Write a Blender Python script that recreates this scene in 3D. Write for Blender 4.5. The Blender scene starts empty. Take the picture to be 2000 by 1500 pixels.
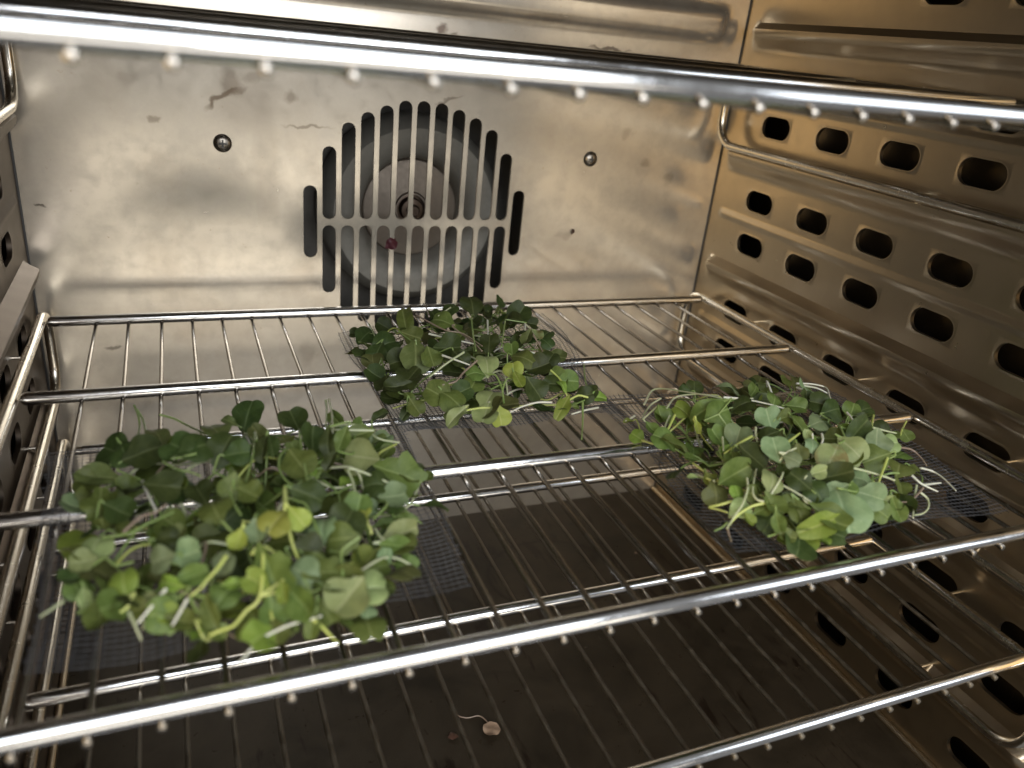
import bpy, bmesh, math, random
from mathutils import Vector, Matrix, noise
R = random.Random(11)
S = 0.016                       # one unit of the layout (the pitch of the shelf wires) is 16 mm
sc = bpy.context.scene
col = sc.collection
rad = math.radians

# ------------------------------------------------------------------ camera
YAW, PITCH, ROLL, FPX = 0.424683, 0.418879, 0.107078, 1539.77
EYE = Vector((2.79922, -10.17893, 10.38136))
def cam_axes():
    ca, sa, cb, sb, cc, s_ = (math.cos(YAW), math.sin(YAW), math.cos(PITCH), math.sin(PITCH), math.cos(ROLL), math.sin(ROLL))
    fwd = Vector((sa*cb, ca*cb, -sb)); r0 = Vector((ca, -sa, 0)); u0 = r0.cross(fwd)
    return cc*r0 + s_*u0, -s_*r0 + cc*u0, fwd
CR, CU, CF = cam_axes()
cam = bpy.data.cameras.new('camera'); cam_o = bpy.data.objects.new('camera', cam); col.objects.link(cam_o)
cam.sensor_width = 36; cam.lens = FPX/2000*36; cam.clip_start = 0.002; cam.clip_end = 50
M = Matrix((CR, CU, -CF)).transposed().to_4x4(); M.translation = EYE*S
cam_o.matrix_world = M; sc.camera = cam_o
cam.dof.use_dof = True; cam.dof.focus_distance = 25*S; cam.dof.aperture_fstop = 8.5
def ray(x, y): return (CF + CR*((x-1000)/FPX) - CU*((y-750)/FPX))
def atz(x, y, z):               # photograph point on a level plane
    d = ray(x, y); return EYE + d*((z-EYE.z)/d.z)
def aty(x, y, Y):
    d = ray(x, y); return EYE + d*((Y-EYE.y)/d.y)
def depth(P): return (P-EYE).dot(CF)

# ------------------------------------------------------------------ light
w = bpy.data.worlds.new('World'); sc.world = w; w.use_nodes = True
w.node_tree.nodes['Background'].inputs[0].default_value = (0.86, 0.85, 0.83, 1)
w.node_tree.nodes['Background'].inputs[1].default_value = 0.17
def area(name, loc, target, sx, sy, power, colr):
    l = bpy.data.lights.new(name, 'AREA'); l.shape = 'RECTANGLE'; l.size = sx*S; l.size_y = sy*S; l.energy = power; l.color = colr
    o = bpy.data.objects.new(name, l); col.objects.link(o); o.location = Vector(loc)*S
    o.rotation_euler = (Vector(target)-Vector(loc)).to_track_quat('-Z', 'Y').to_euler(); return o
area('ceiling_light_panel', (4, -40, 33), (12, 8, 2), 60, 24, 5.2, (0.90, 0.95, 1.0))
area('warm_side_fill', (-40, -30, 6), (18, 14, 6), 44, 36, 3.4, (1.0, 0.72, 0.36))  # added warm fill from the front left, turns the right wall golden
area('right_fill', (58, -36, 16), (14, 10, 2), 26, 30, 1.5, (0.86, 0.93, 1.0))  # added cool fill at front right, brightens the right ends of the bars
area('low_fill', (10, -46, -14), (12, 15, 1), 56, 20, 1.5, (1.0, 0.92, 0.78))  # added low warm fill, lifts the back wall and the undersides of bars
area('front_fill', (14, -48, 18), (11, 15, -4), 30, 12, 2.6, (0.95, 0.97, 1.0))  # added frontal fill that brightens the lower back wall
sc.view_settings.view_transform = 'Standard'; sc.view_settings.look = 'None'
sc.view_settings.exposure = 0.25; sc.view_settings.gamma = 1.0
sc.cycles.max_bounces = 10; sc.cycles.glossy_bounces = 8; sc.cycles.caustics_reflective = True
sc.cycles.sample_clamp_indirect = 4.0; sc.cycles.blur_glossy = 0.6
sc.cycles.use_denoising = True

# ------------------------------------------------------------------ helpers
def tag(o, label=None, cat=None, group=None, kind=None):
    for k, v in (('label', label), ('category', cat), ('group', group), ('kind', kind)):
        if v: o[k] = v
    return o
def empty(name, loc=(0, 0, 0)):
    o = bpy.data.objects.new(name, None); o.empty_display_size = 0.005; col.objects.link(o)
    o.location = Vector(loc)*S; return o
class MB:
    def __init__(s): s.v = []; s.f = []
    def add(s, vs, fs):
        n = len(s.v); s.v += [tuple(v) for v in vs]; s.f += [tuple(i+n for i in f) for f in fs]
    def box(s, a, b):
        x0, y0, z0 = a; x1, y1, z1 = b
        s.add([(x0,y0,z0),(x1,y0,z0),(x1,y1,z0),(x0,y1,z0),(x0,y0,z1),(x1,y0,z1),(x1,y1,z1),(x0,y1,z1)],
              [(0,3,2,1),(4,5,6,7),(0,1,5,4),(1,2,6,5),(2,3,7,6),(3,0,4,7)])
    def tube(s, pts, r, n=12, closed=False, cap=True):
        pts = [Vector(p) for p in pts]; m = len(pts)
        rr = r if isinstance(r, (list, tuple)) else [r]*m
        vs = []; t0 = None; nrm = None
        for i, p in enumerate(pts):
            a = pts[(i-1) % m] if (closed or i > 0) else p; b = pts[(i+1) % m] if (closed or i < m-1) else p
            t = (b-a).normalized()
            if nrm is None:
                nrm = t.orthogonal().normalized()
            else:
                nrm = (nrm - t*nrm.dot(t))
                nrm = nrm.normalized() if nrm.length > 1e-6 else t.orthogonal().normalized()
            bn = t.cross(nrm)
            for k in range(n):
                a_ = 2*math.pi*k/n; vs.append(p + (nrm*math.cos(a_) + bn*math.sin(a_))*rr[i])
        fs = []
        for i in range(m if closed else m-1):
            j = (i+1) % m
            for k in range(n):
                k2 = (k+1) % n; fs.append((i*n+k, i*n+k2, j*n+k2, j*n+k))
        if cap and not closed:
            fs.append(tuple(reversed(range(n)))); fs.append(tuple((m-1)*n+k for k in range(n)))
        s.add(vs, fs)
    def rod(s, a, b, r, n=14, rnd=True):       # straight rod with rounded ends
        a = Vector(a); b = Vector(b); d = (b-a).normalized()
        if rnd:
            pts = [a, a+d*r*.12, a+d*r*.5, a+d*r, b-d*r, b-d*r*.5, b-d*r*.12, b]; rr = [r*.3, r*.62, r*.9, r, r, r*.9, r*.62, r*.3]
        else: pts = [a, b]; rr = [r, r]
        s.tube(pts, rr, n)
    def disc(s, c, r, n, y):                   # facing -y
        s.add([(c[0]+math.cos(2*math.pi*k/n)*r, y, c[1]+math.sin(2*math.pi*k/n)*r) for k in range(n)], [tuple(range(n))])
    def mesh(s, name, smooth=True):
        me = bpy.data.meshes.new(name)
        me.from_pydata([(x*S, y*S, z*S) for x, y, z in s.v], [], s.f); me.validate(); me.update()
        if smooth:
            me.polygons.foreach_set('use_smooth', [True]*len(me.polygons))
            try: me.set_sharp_from_angle(angle=rad(40))
            except Exception: pass
        return me
    def build(s, name, mat, parent=None, smooth=True):
        me = s.mesh(name, smooth); me.materials.append(mat)
        return link(name, me, parent)
def link(name, me, parent=None, loc=None):
    o = bpy.data.objects.new(name, me); col.objects.link(o)
    if parent is not None: o.parent = parent
    if loc is not None: o.location = Vector(loc)*S
    return o

# ------------------------------------------------------------------ materials
class N:
    def __init__(s, name):
        s.m = bpy.data.materials.new(name); s.m.use_nodes = True; s.t = s.m.node_tree
        s.b = s.t.nodes['Principled BSDF']; s.out = s.t.nodes['Material Output']
    def n(s, typ, **k):
        x = s.t.nodes.new(typ)
        for a, b in k.items():
            if hasattr(x, a): setattr(x, a, b)
        return x
    def l(s, a, b): s.t.links.new(a, b)
    def coord(s, scale=(1, 1, 1), loc=(0, 0, 0), rot=(0, 0, 0), src='Object'):
        c = s.n('ShaderNodeTexCoord'); m = s.n('ShaderNodeMapping')
        m.inputs['Scale'].default_value = scale; m.inputs['Location'].default_value = loc; m.inputs['Rotation'].default_value = rot
        s.l(c.outputs[src], m.inputs[0]); return m.outputs[0]
    def noise(s, vec, scale, detail=4, rough=.55, dist=0):
        x = s.n('ShaderNodeTexNoise'); x.inputs['Scale'].default_value = scale; x.inputs['Detail'].default_value = detail
        x.inputs['Roughness'].default_value = rough; x.inputs['Distortion'].default_value = dist
        s.l(vec, x.inputs['Vector']); return x.outputs['Fac']
    def ramp(s, fac, pts):
        r = s.n('ShaderNodeValToRGB'); e = r.color_ramp.elements
        while len(e) > 1: e.remove(e[0])
        for i, (p, c) in enumerate(pts):
            if i == 0: e[0].position = p; el = e[0]
            else: el = e.new(p)
            el.color = (c, c, c, 1) if isinstance(c, (int, float)) else (*c, 1)
        s.l(fac, r.inputs[0]); return r.outputs[0]
    def mix(s, fac, a, b, mode='MIX'):
        m = s.n('ShaderNodeMix'); m.data_type = 'RGBA'; m.blend_type = mode
        for i, v in ((0, fac), (6, a), (7, b)):
            if isinstance(v, (int, float)): m.inputs[i].default_value = v if i == 0 else (v, v, v, 1)
            elif isinstance(v, tuple): m.inputs[i].default_value = (*v, 1)
            else: s.l(v, m.inputs[i])
        return m.outputs[2]
    def math(s, op, a, b=0.0):
        m = s.n('ShaderNodeMath'); m.operation = op
        for i, v in ((0, a), (1, b)):
            if isinstance(v, (int, float)): m.inputs[i].default_value = v
            else: s.l(v, m.inputs[i])
        return m.outputs[0]
    def bump(s, h, strength, dist=0.001):
        b = s.n('ShaderNodeBump'); b.inputs['Strength'].default_value = strength; b.inputs['Distance'].default_value = dist
        s.l(h, b.inputs['Height']); s.l(b.outputs[0], s.b.inputs['Normal'])
    def set(s, **k):
        for a, v in k.items():
            i = s.b.inputs[a.replace('_', ' ')]
            if isinstance(v, (int, float)): i.default_value = v
            elif isinstance(v, tuple): i.default_value = (*v, 1) if len(v) == 3 else v
            else: s.l(v, i)
        return s

def steel_sheet(name, base, rough, stain=0.5, rvar=.12, bumpy=.25, scratches=.5, metal=1.0, blobs=()):
    k = N(name); g = 1/S
    c = k.coord((g, g, g))
    big = k.noise(c, .28, 5, .6, .4); mid = k.noise(c, 1.6, 6, .62, .2); fine = k.noise(c, 22, 3, .6)
    smudge = k.ramp(mid, [(.42, 0), (.68, 1)])
    spots = k.ramp(k.noise(c, 3.1, 6, .7), [(.66, 0), (.72, 1)])
    dark = tuple(x*.62 for x in base); brown = (base[0]*.5, base[1]*.36, base[2]*.22)
    a = k.mix(k.math('MULTIPLY', smudge, stain*.55), base, dark)
    a = k.mix(k.math('MULTIPLY', k.ramp(big, [(.5, 0), (.75, 1)]), stain*.35), a, brown)
    a = k.mix(k.math('MULTIPLY', spots, stain*.7), a, brown)
    # thin light scratches in two directions
    sc1 = k.ramp(k.noise(k.coord((g*.25, g*5, g*5), rot=(.3, .2, .5)), 3.0, 2, .5), [(.70, 0), (.74, 1)])
    sc2 = k.ramp(k.noise(k.coord((g*4, g*4, g*.2), rot=(.5, .9, .1)), 3.5, 2, .5), [(.72, 0), (.76, 1)])
    s_ = k.math('MULTIPLY', k.math('MAXIMUM', sc1, sc2), scratches)
    r = k.math('ADD', k.math('MULTIPLY', mid, rvar*2), rough-rvar)
    r = k.math('ADD', r, k.math('MULTIPLY', s_, .15))
    if blobs:
        nz = k.n('ShaderNodeTexNoise'); nz.inputs['Scale'].default_value = 1.7; nz.inputs['Detail'].default_value = 5; k.l(c, nz.inputs['Vector'])
        ofs = k.n('ShaderNodeVectorMath'); ofs.operation = 'MULTIPLY_ADD'; k.l(nz.outputs['Color'], ofs.inputs[0]); ofs.inputs[1].default_value = (.7, 0, .7); k.l(c, ofs.inputs[2])
        for (bx, bz, rx, rz, an, amt, cc) in blobs:
            mp = k.n('ShaderNodeMapping'); mp.vector_type = 'TEXTURE'
            mp.inputs['Location'].default_value = (bx+.35, YB_, bz+.35); mp.inputs['Rotation'].default_value = (0, -rad(an), 0); mp.inputs['Scale'].default_value = (rx, 3, rz)
            k.l(ofs.outputs[0], mp.inputs[0]); ln = k.n('ShaderNodeVectorMath'); ln.operation = 'LENGTH'; k.l(mp.outputs[0], ln.inputs[0])
            a = k.mix(k.math('MULTIPLY', k.ramp(ln.outputs['Value'], [(.45, 1), (1.0, 0)]), amt), a, cc)
    k.set(Base_Color=a, Metallic=metal, Roughness=r)
    h = k.math('ADD', k.math('MULTIPLY', fine, .25), k.math('ADD', k.math('MULTIPLY', k.noise(c, .22, 1, .4), 3.0), k.math('MULTIPLY', s_, -.4)))
    k.bump(h, bumpy, .0006)
    return k.m
YB_ = 19.85
def bp(x, y, rx, ry, an, amt, cc=(.16, .11, .07)):
    p = aty(x, y, YB_); return (p.x, p.z, rx/50, ry/50, an, amt, cc)
BLOBS = [bp(452, 160, 22, 30, 20, .45), bp(436, 190, 46, 7, 28, .8), bp(500, 150, 26, 12, 0, .3), bp(567, 189, 17, 15, 0, .5), bp(520, 330, 26, 150, 0, .16),
         bp(600, 245, 50, 4, 0, .5), bp(862, 58, 12, 16, 0, .75, (.10, .05, .03)), bp(880, 68, 8, 6, 0, .6, (.10, .05, .03)), bp(300, 233, 12, 5, 0, .5), bp(745, 66, 14, 5, 0, .4),
         bp(1190, 97, 60, 5, -4, .7, (.07, .05, .04)), bp(1262, 318, 13, 12, 0, .3), bp(1306, 345, 16, 15, 0, .3), bp(1225, 262, 14, 16, 0, .25), bp(222, 678, 14, 5, 0, .6, (.08, .06, .04)),
         bp(76, 398, 13, 3, -15, .8, (.08, .06, .04)), bp(880, 195, 32, 4, 15, .55, (.12, .08, .05)), bp(330, 750, 60, 14, 0, .2), bp(600, 690, 20, 40, 0, .22), bp(1290, 780, 40, 60, 0, .3), bp(480, 200, 70, 60, 20, .22), bp(870, 110, 60, 40, 0, .22), bp(560, 60, 90, 26, 0, .3), bp(1180, 120, 120, 26, -6, .25), 
         bp(1100, 460, 30, 10, 0, .2), bp(250, 150, 18, 16, 0, .25), bp(40, 300, 20, 60, 0, .12), bp(1075, 35, 60, 10, 0, .3), bp(215, 5, 40, 8, 0, .5)]
M_BACK = steel_sheet('back_wall_steel', (.69, .625, .525), .22, .65, .09, .04, .2, .72, BLOBS)
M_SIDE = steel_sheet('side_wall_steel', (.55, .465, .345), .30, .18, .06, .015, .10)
M_LEFT = steel_sheet('left_wall_steel_dimmed', (.14, .11, .085), .42, .25, .05, .03, .2)  # same steel as the right wall, shade put into its colour to mute reflections
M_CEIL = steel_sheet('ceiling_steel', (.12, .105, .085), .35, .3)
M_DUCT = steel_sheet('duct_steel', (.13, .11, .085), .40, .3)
def floor_mat():
    k = N('baked_on_floor'); g = 1/S; c = k.coord((g, g, g))
    a = k.noise(c, .35, 5, .6, .6); b = k.noise(c, 2.2, 6, .65, .3)
    colr = k.ramp(a, [(.3, (.020, .015, .009)), (.55, (.044, .033, .021)), (.75, (.028, .020, .012))])
    drip = k.ramp(k.noise(k.coord((g*1.2, g*.22, g)), 1.3, 4, .6, .5), [(.60, 0), (.66, 1)])
    colr = k.mix(k.math('MULTIPLY', drip, .8), colr, (.012, .006, .003))
    # a thin dark ring near the back
    wv = k.n('ShaderNodeTexGradient'); wv.gradient_type = 'SPHERICAL'
    k.l(k.coord((g/3.1, g/2.5, g/3), loc=(-16.9/3.1, -14.6/2.5, 11.1/3)), wv.inputs[0])
    ring = k.ramp(wv.outputs['Fac'], [(.02, 0), (.07, .8), (.12, 0)])
    colr = k.mix(ring, colr, (.010, .005, .003))
    k.set(Base_Color=colr, Metallic=.35, Roughness=k.ramp(b, [(.3, .26), (.7, .44)]))
    k.bump(b, .12, .0005); return k.m
M_FLOOR = floor_mat()
def chrome(name, base, rough, warm=0.0):
    k = N(name); g = 1/S; c = k.coord((g, g, g), src='Object')
    n_ = k.noise(c, 2.5, 5, .6); sp = k.ramp(k.noise(c, 5.5, 4, .65), [(.66, 0), (.74, 1)])
    a = k.mix(k.math('MULTIPLY', sp, .55), base, (.30, .19, .10))
    k.set(Base_Color=a, Metallic=1.0, Roughness=k.ramp(n_, [(.3, rough*.7), (.7, rough*1.5)]))
    k.bump(k.noise(c, 14, 3, .5), .05, .0003); return k.m
M_BAR = chrome('chromed_rod', (.88, .88, .89), .13)
M_WIRE = chrome('chromed_wire', (.34, .31, .27), .17)
M_SHADEWIRE = chrome('shaded_wire', (.24, .21, .165), .42)  # wire metal with the lowest shelf's shade put into the colour
M_RAIL = chrome('support_rod_steel', (.72, .67, .58), .20)
def plain(name, c, rough=.5, metal=0.0):
    k = N(name); k.set(Base_Color=c, Roughness=rough, Metallic=metal)
    n_ = k.noise(k.coord((1/S,)*3), 6, 4, .6); k.set(Roughness=k.ramp(n_, [(.3, max(.02, rough-.08)), (.7, min(1, rough+.1))])); return k.m
M_SCREW = plain('screw_steel', (.30, .27, .23), .3, 1.0)
M_HUB = plain('fan_hub_metal', (.12, .09, .07), .35, 1.0)
M_FAN = plain('fan_disc_metal', (.26, .22, .18), .55, .8)
M_RING = plain('fan_ring_metal', (.28, .265, .23), .65, .5)
M_HOUSE = plain('fan_housing_metal', (.13, .12, .105), .65, .4)
M_CASE = plain('oven_case_paint', (.05, .048, .045), .5)
def net_mat():
    k = N('dark_plastic_screen'); n_ = k.noise(k.coord((1/S,)*3), 1.5, 3)
    k.set(Base_Color=k.ramp(n_, [(.3, (.045, .045, .048)), (.7, (.10, .10, .105))]), Roughness=.33); return k.m
M_NET = net_mat()
def leaf_mat(name, c0, c1, vein, trans=.35, spot=None):
    k = N(name)
    co = k.n('ShaderNodeTexCoord'); sep = k.n('ShaderNodeSeparateXYZ')
    k.l(co.outputs['Object'], sep.inputs[0])               # leaf-local: x across, y along, metres at unit leaf size
    ax = k.math('ABSOLUTE', sep.outputs[0])
    oi = k.n('ShaderNodeObjectInfo')
    sc3 = k.n('ShaderNodeVectorMath'); sc3.operation = 'MULTIPLY_ADD'
    k.l(co.outputs['Object'], sc3.inputs[0]); sc3.inputs[1].default_value = (1/S,)*3
    cmb = k.n('ShaderNodeCombineXYZ'); k.l(k.math('MULTIPLY', oi.outputs['Random'], 37.0), cmb.inputs[2]); k.l(cmb.outputs[0], sc3.inputs[2])
    v = sc3.outputs[0]
    mott = k.noise(v, 1.6, 5, .65, .3); fine = k.noise(v, 9, 4, .6)
    base = k.mix(k.ramp(mott, [(.3, 0), (.7, 1)]), c0, c1)
    base = k.mix(k.math('MULTIPLY', fine, .22), base, tuple(x*.55 for x in c0))
    # midrib, and side veins that leave it slanting forward
    mid = k.ramp(k.math('MULTIPLY', ax, 1/S), [(0, 1), (.045, .5), (.09, 0)])
    ph = k.math('SUBTRACT', k.math('MULTIPLY', sep.outputs[1], 5.0/S), k.math('MULTIPLY', ax, 4.0/S))
    ph = k.math('ADD', ph, k.math('MULTIPLY', mott, 3.0))
    vv = k.math('ABSOLUTE', k.math('SINE', k.math('MULTIPLY', ph, 1.3)))
    side = k.ramp(vv, [(0, .42), (.10, .12), (.2, 0)])
    veins = k.math('MAXIMUM', mid, side)
    base = k.mix(k.math('MULTIPLY', veins, .72), base, vein)
    if spot: base = k.mix(k.ramp(k.noise(v, .9, 4, .6), [(.45, 0), (.6, .8)]), base, spot)
    hsv = k.n('ShaderNodeHueSaturation'); k.l(base, hsv.inputs['Color'])
    k.l(k.math('ADD', k.math('MULTIPLY', oi.outputs['Random'], .045), .478), hsv.inputs['Hue'])
    k.l(k.math('ADD', k.math('MULTIPLY', oi.outputs['Random'], .55), .84), hsv.inputs['Value'])
    hsv.inputs['Saturation'].default_value = .98
    k.set(Base_Color=hsv.outputs[0], Roughness=k.ramp(fine, [(.3, .42), (.7, .62)]))
    k.b.inputs['Specular IOR Level'].default_value = .35
    k.bump(k.math('SUBTRACT', k.math('MULTIPLY', mott, .5), k.math('MULTIPLY', veins, .6)), .35, .0004)
    tr = k.n('ShaderNodeBsdfTranslucent'); k.l(hsv.outputs[0], tr.inputs[0])
    ms = k.n('ShaderNodeMixShader'); ms.inputs[0].default_value = trans
    k.l(k.b.outputs[0], ms.inputs[1]); k.l(tr.outputs[0], ms.inputs[2]); k.l(ms.outputs[0], k.out.inputs[0])
    return k.m
LEAF = {
 'dark':   leaf_mat('leaf_dark_green', (.040, .060, .014), (.066, .090, .020), (.14, .17, .06)),
 'mid':    leaf_mat('leaf_mid_green', (.100, .140, .028), (.155, .198, .042), (.28, .33, .11)),
 'bright': leaf_mat('leaf_bright_green', (.18, .26, .034), (.25, .325, .050), (.40, .46, .14)),
 'yellow': leaf_mat('leaf_yellow_green', (.31, .37, .055), (.37, .41, .075), (.50, .52, .18)),
 'pale':   leaf_mat('leaf_pale_green', (.27, .335, .12), (.36, .42, .165), (.50, .54, .28)),
 'grey':   leaf_mat('leaf_blue_green', (.175, .24, .105), (.25, .315, .15), (.37, .43, .23)),
 'olive':  leaf_mat('leaf_olive', (.105, .125, .035), (.150, .165, .048), (.26, .27, .10)),
 'brown':  leaf_mat('leaf_pale_with_brown', (.28, .32, .12), (.35, .385, .16), (.45, .46, .25), spot=(.20, .14, .05)),
}
def stem_mat(name, c0, c1):
    k = N(name); n_ = k.noise(k.coord((1/S,)*3), 1.1, 3)
    k.set(Base_Color=k.ramp(n_, [(.3, c0), (.7, c1)]), Roughness=.42)
    k.b.inputs['Subsurface Weight'].default_value = .25; k.b.inputs['Subsurface Radius'].default_value = (.0012, .0015, .0006)
    k.b.inputs['Subsurface Scale'].default_value = .5
    return k.m
STEM = {'green': stem_mat('stem_green', (.16, .24, .06), (.26, .33, .11)), 'pale': stem_mat('stem_pale', (.40, .44, .24), (.58, .58, .38)),
        'white': stem_mat('stem_white', (.62, .61, .48), (.74, .72, .60)), 'purple': stem_mat('stem_purplish', (.22, .15, .12), (.34, .27, .18)),
        'yellow': stem_mat('stem_yellow_green', (.42, .48, .10), (.55, .58, .20))}

# ------------------------------------------------------------------ chamber
XL, XR, YB, YF, ZF, ZC = -2.0, 25.35, 19.85, -1.6, -11.1, 15.4
def fill(vals, step):
    vals = sorted(set(round(v, 4) for v in vals)); out = []
    for a, b in zip(vals, vals[1:]):
        n = max(1, math.ceil((b-a)/step - 1e-6)); out += [a+(b-a)*i/n for i in range(n)]
    return out+[vals[-1]]
def sheet(place, u0, u1, v0, v1, step, holes, lip):
    """pressed sheet: grid over (u, v) with stadium holes (cu, cv, half_len, r, along, rect) and a turned-in lip"""
    us = fill([u0, u1]+[x for h in holes for x in h['rect'][:2]], step); vs = fill([v0, v1]+[x for h in holes for x in h['rect'][2:]], step)
    idx = {}; mb = MB()
    def vid(i, j):
        if (i, j) not in idx: idx[(i, j)] = len(mb.v); mb.v.append(tuple(place(us[i], vs[j], 0)))
        return idx[(i, j)]
    eps = 1e-3; inside = {}
    for n, h in enumerate(holes):
        a, b, c, d = h['rect']
        ii = [i for i in range(len(us)-1) if us[i] > a-eps and us[i+1] < b+eps]; jj = [j for j in range(len(vs)-1) if vs[j] > c-eps and vs[j+1] < d+eps]
        for i in ii:
            for j in jj: inside[(i, j)] = n
        h['ii'] = ii; h['jj'] = jj
    for i in range(len(us)-1):
        for j in range(len(vs)-1):
            if (i, j) not in inside: mb.f.append((vid(i, j), vid(i+1, j), vid(i+1, j+1), vid(i, j+1)))
    for h in holes:
        i0, i1, j0, j1 = h['ii'][0], h['ii'][-1]+1, h['jj'][0], h['jj'][-1]+1
        ring = [(i, j0) for i in range(i0, i1)]+[(i1, j) for j in range(j0, j1)]+[(i, j1) for i in range(i1, i0, -1)]+[(i0, j) for j in range(j1, j0, -1)]
        outer = [vid(*q) for q in ring]; n = len(ring)
        def outline(grow, t):
            ids = []
            for q in ring:
                pu, pv = us[q[0]]-h['c'][0], vs[q[1]]-h['c'][1]
                if h['along'] == 'u': m = (max(-h['a'], min(h['a'], pu)), 0)
                else: m = (0, max(-h['a'], min(h['a'], pv)))
                dx, dy = pu-m[0], pv-m[1]; L = math.hypot(dx, dy) or 1
                ids.append(len(mb.v)); mb.v.append(tuple(place(h['c'][0]+m[0]+dx/L*(h['r']+grow), h['c'][1]+m[1]+dy/L*(h['r']+grow), t)))
            return ids
        rings = [outer]
        if 'rim' in h: rings += [outline(.055, 0), outline(.025, h['rim']), outline(0, h['rim']*.6)]
        else: rings += [outline(0, 0)]
        rings.append(outline(0, lip))
        for A_, B_ in zip(rings, rings[1:]):
            for k in range(n):
                k2 = (k+1) % n; mb.f.append((A_[k], A_[k2], B_[k2], B_[k]))
    return mb
# the perforated side walls with pressed ribs
PER = 4.85
def smooth(a, b, x):
    t = max(0, min(1, (x-a)/(b-a))); return t*t*(3-2*t)
def press(y, z):                # how far the sheet is pressed into the chamber
    h = 0.0
    for k in range(-2, 4):
        c = 1.52+PER*k
        d = z-c
        if abs(d) < .9:
            e = smooth(19.25, 18.75, y)*smooth(-1.2, -.6, y)
            p = smooth(-.62, .10, d)*smooth(.46, .20, d)
            g = math.exp(-((d-.05)/.09)**2)*.0
            h += (.46*p-g)*e
        d = z-(3.92+PER*k)
        if abs(d) < .4:
            e = smooth(19.15, 19.0, y)*smooth(-1.2, -.8, y)
            h += .075*smooth(-.17, -.09, d)*smooth(.17, .09, d)*e
    return h
def side_holes():
    hs = []
    for k in range(-2, 4):
        for z0 in (-.02+.0, 2.99-PER+0.0):
            z = z0+PER*k
            z = {True: 4.83-PER+PER*k-.06*0, False: 2.99-PER+PER*k}[z0 == -.02]
            if z < ZF+.8 or z > ZC-1.2: continue
            for i in range(6):
                y = .62+3.205*i
                if abs(z-9.68) < .1: z = 9.48
                if k == 3:
                    if i > 3: continue
                    z = 12.86
                hs.append(dict(c=(y, z), a=.42, r=.42, along='u', rim=-.010, rect=(y-.95, y+.95, z-.52, z+.52)))
    return hs
def side_wall(x, sgn, name, mat):
    pl = lambda y, z, t: (x-sgn*press(y, z)+sgn*t, y, z)
    mb = sheet(pl, YF, YB, ZF, ZC, .13, side_holes(), .14)
    o = mb.build(name, mat); tag(o, kind='structure'); return o
wr = side_wall(XR, 1, 'right_wall', M_SIDE)
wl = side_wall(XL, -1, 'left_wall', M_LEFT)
# back wall with the fan grille punched through it
GC = (11.58, 3.11); tops = [4.48, 5.91, 6.78, 7.18, 7.45, 7.66, 7.69, 7.65, 7.46, 7.19, 6.79, 5.92, 4.47]
bh = []
for i, t in enumerate(tops):
    x = GC[0]+(i-6)*.7; r = .255
    half = t-GC[1]
    if i in (0, 12):
        bh.append(dict(c=(x, GC[1]), a=half-r, r=r, along='v', rect=(x-.35, x+.35, GC[1]-half-.11, GC[1]+half+.11)))
    else:
        for s_ in (1, -1):
            lo, hi = .115, half
            c = GC[1]+s_*(lo+hi)/2; a = (hi-lo)/2-r
            rect = (x-.35, x+.35, GC[1], GC[1]+half+.11) if s_ > 0 else (x-.35, x+.35, GC[1]-half-.11, GC[1])
            bh.append(dict(c=(x, c), a=a, r=r, along='v', rect=rect))
def bpress(x, z):
    h = 0
    for zc in (11.45,):
        e = smooth(XR-.9, XR-1.5, x)*smooth(XL+.9, XL+1.5, x)
        h += .28*smooth(-.75, -.3, z-zc)*smooth(.75, .3, z-zc)*e
    h += .10*smooth(.35, .8, math.hypot(x-4.4, z-5.85))*0
    return h
mb = sheet(lambda x, z, t: (x, YB-bpress(x, z)+t, z), XL, XR, ZF, ZC, .12 if False else .175, bh, .12)
wb = mb.build('back_wall', M_BACK); tag(wb, kind='structure')
mb = MB(); mb.add([(XL, YF, ZF), (XR, YF, ZF), (XR, YB, ZF), (XL, YB, ZF)], [(0, 1, 2, 3)])
# raised turned-up lip where the floor meets the right wall
fl = mb.build('chamber_floor', M_FLOOR, smooth=False); tag(fl, kind='structure')
mb = MB(); mb.tube([(XR-.12, YF, ZF+.05), (XR-.12, YB-.05, ZF+.05)], .13, 10); mb.build('corner_bead', M_SIDE, fl)
mb = MB(); mb.tube([(XL+.12, YF, ZF+.05), (XL+.12, YB-.05, ZF+.05)], .13, 10); mb.build('corner_bead', M_SIDE, fl)
mb = MB(); mb.add([(XL, YF, ZC), (XR, YF, ZC), (XR, YB, ZC), (XL, YB, ZC)], [(3, 2, 1, 0)])
for x in (XL+.03, XR-.03):
    g_ = MB(); g_.box((x-.03, YB-.03, ZF), (x+.03, YB-.004, ZC)); g_.build('panel_gap', M_CASE, wb, smooth=False)
mb = MB(); mb.add([(XL, YF, ZC), (XR, YF, ZC), (XR, YB, ZC), (XL, YB, ZC)], [(3, 2, 1, 0)])
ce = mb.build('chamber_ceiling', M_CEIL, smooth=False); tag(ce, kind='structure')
mb = MB(); x0, x1, y1, z0, z1 = XL-1.0, XR+1.0, 24.2, ZF-1.2, ZC+1.2
mb.add([(x0, YF-.02, z0), (x1, YF-.02, z0), (x1, YF-.02, z1), (x0, YF-.02, z1), (x0, y1, z0), (x1, y1, z0), (x1, y1, z1), (x0, y1, z1),
        (XL, YF-.02, ZF), (XR, YF-.02, ZF), (XR, YF-.02, ZC), (XL, YF-.02, ZC)],
       [(4, 5, 6, 7), (0, 1, 5, 4), (1, 2, 6, 5), (2, 3, 7, 6), (3, 0, 4, 7), (0, 8, 9, 1), (1, 9, 10, 2), (2, 10, 11, 3), (3, 11, 8, 0)])
cs = mb.build('oven_casing', M_DUCT, smooth=False); tag(cs, kind='structure')
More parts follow.
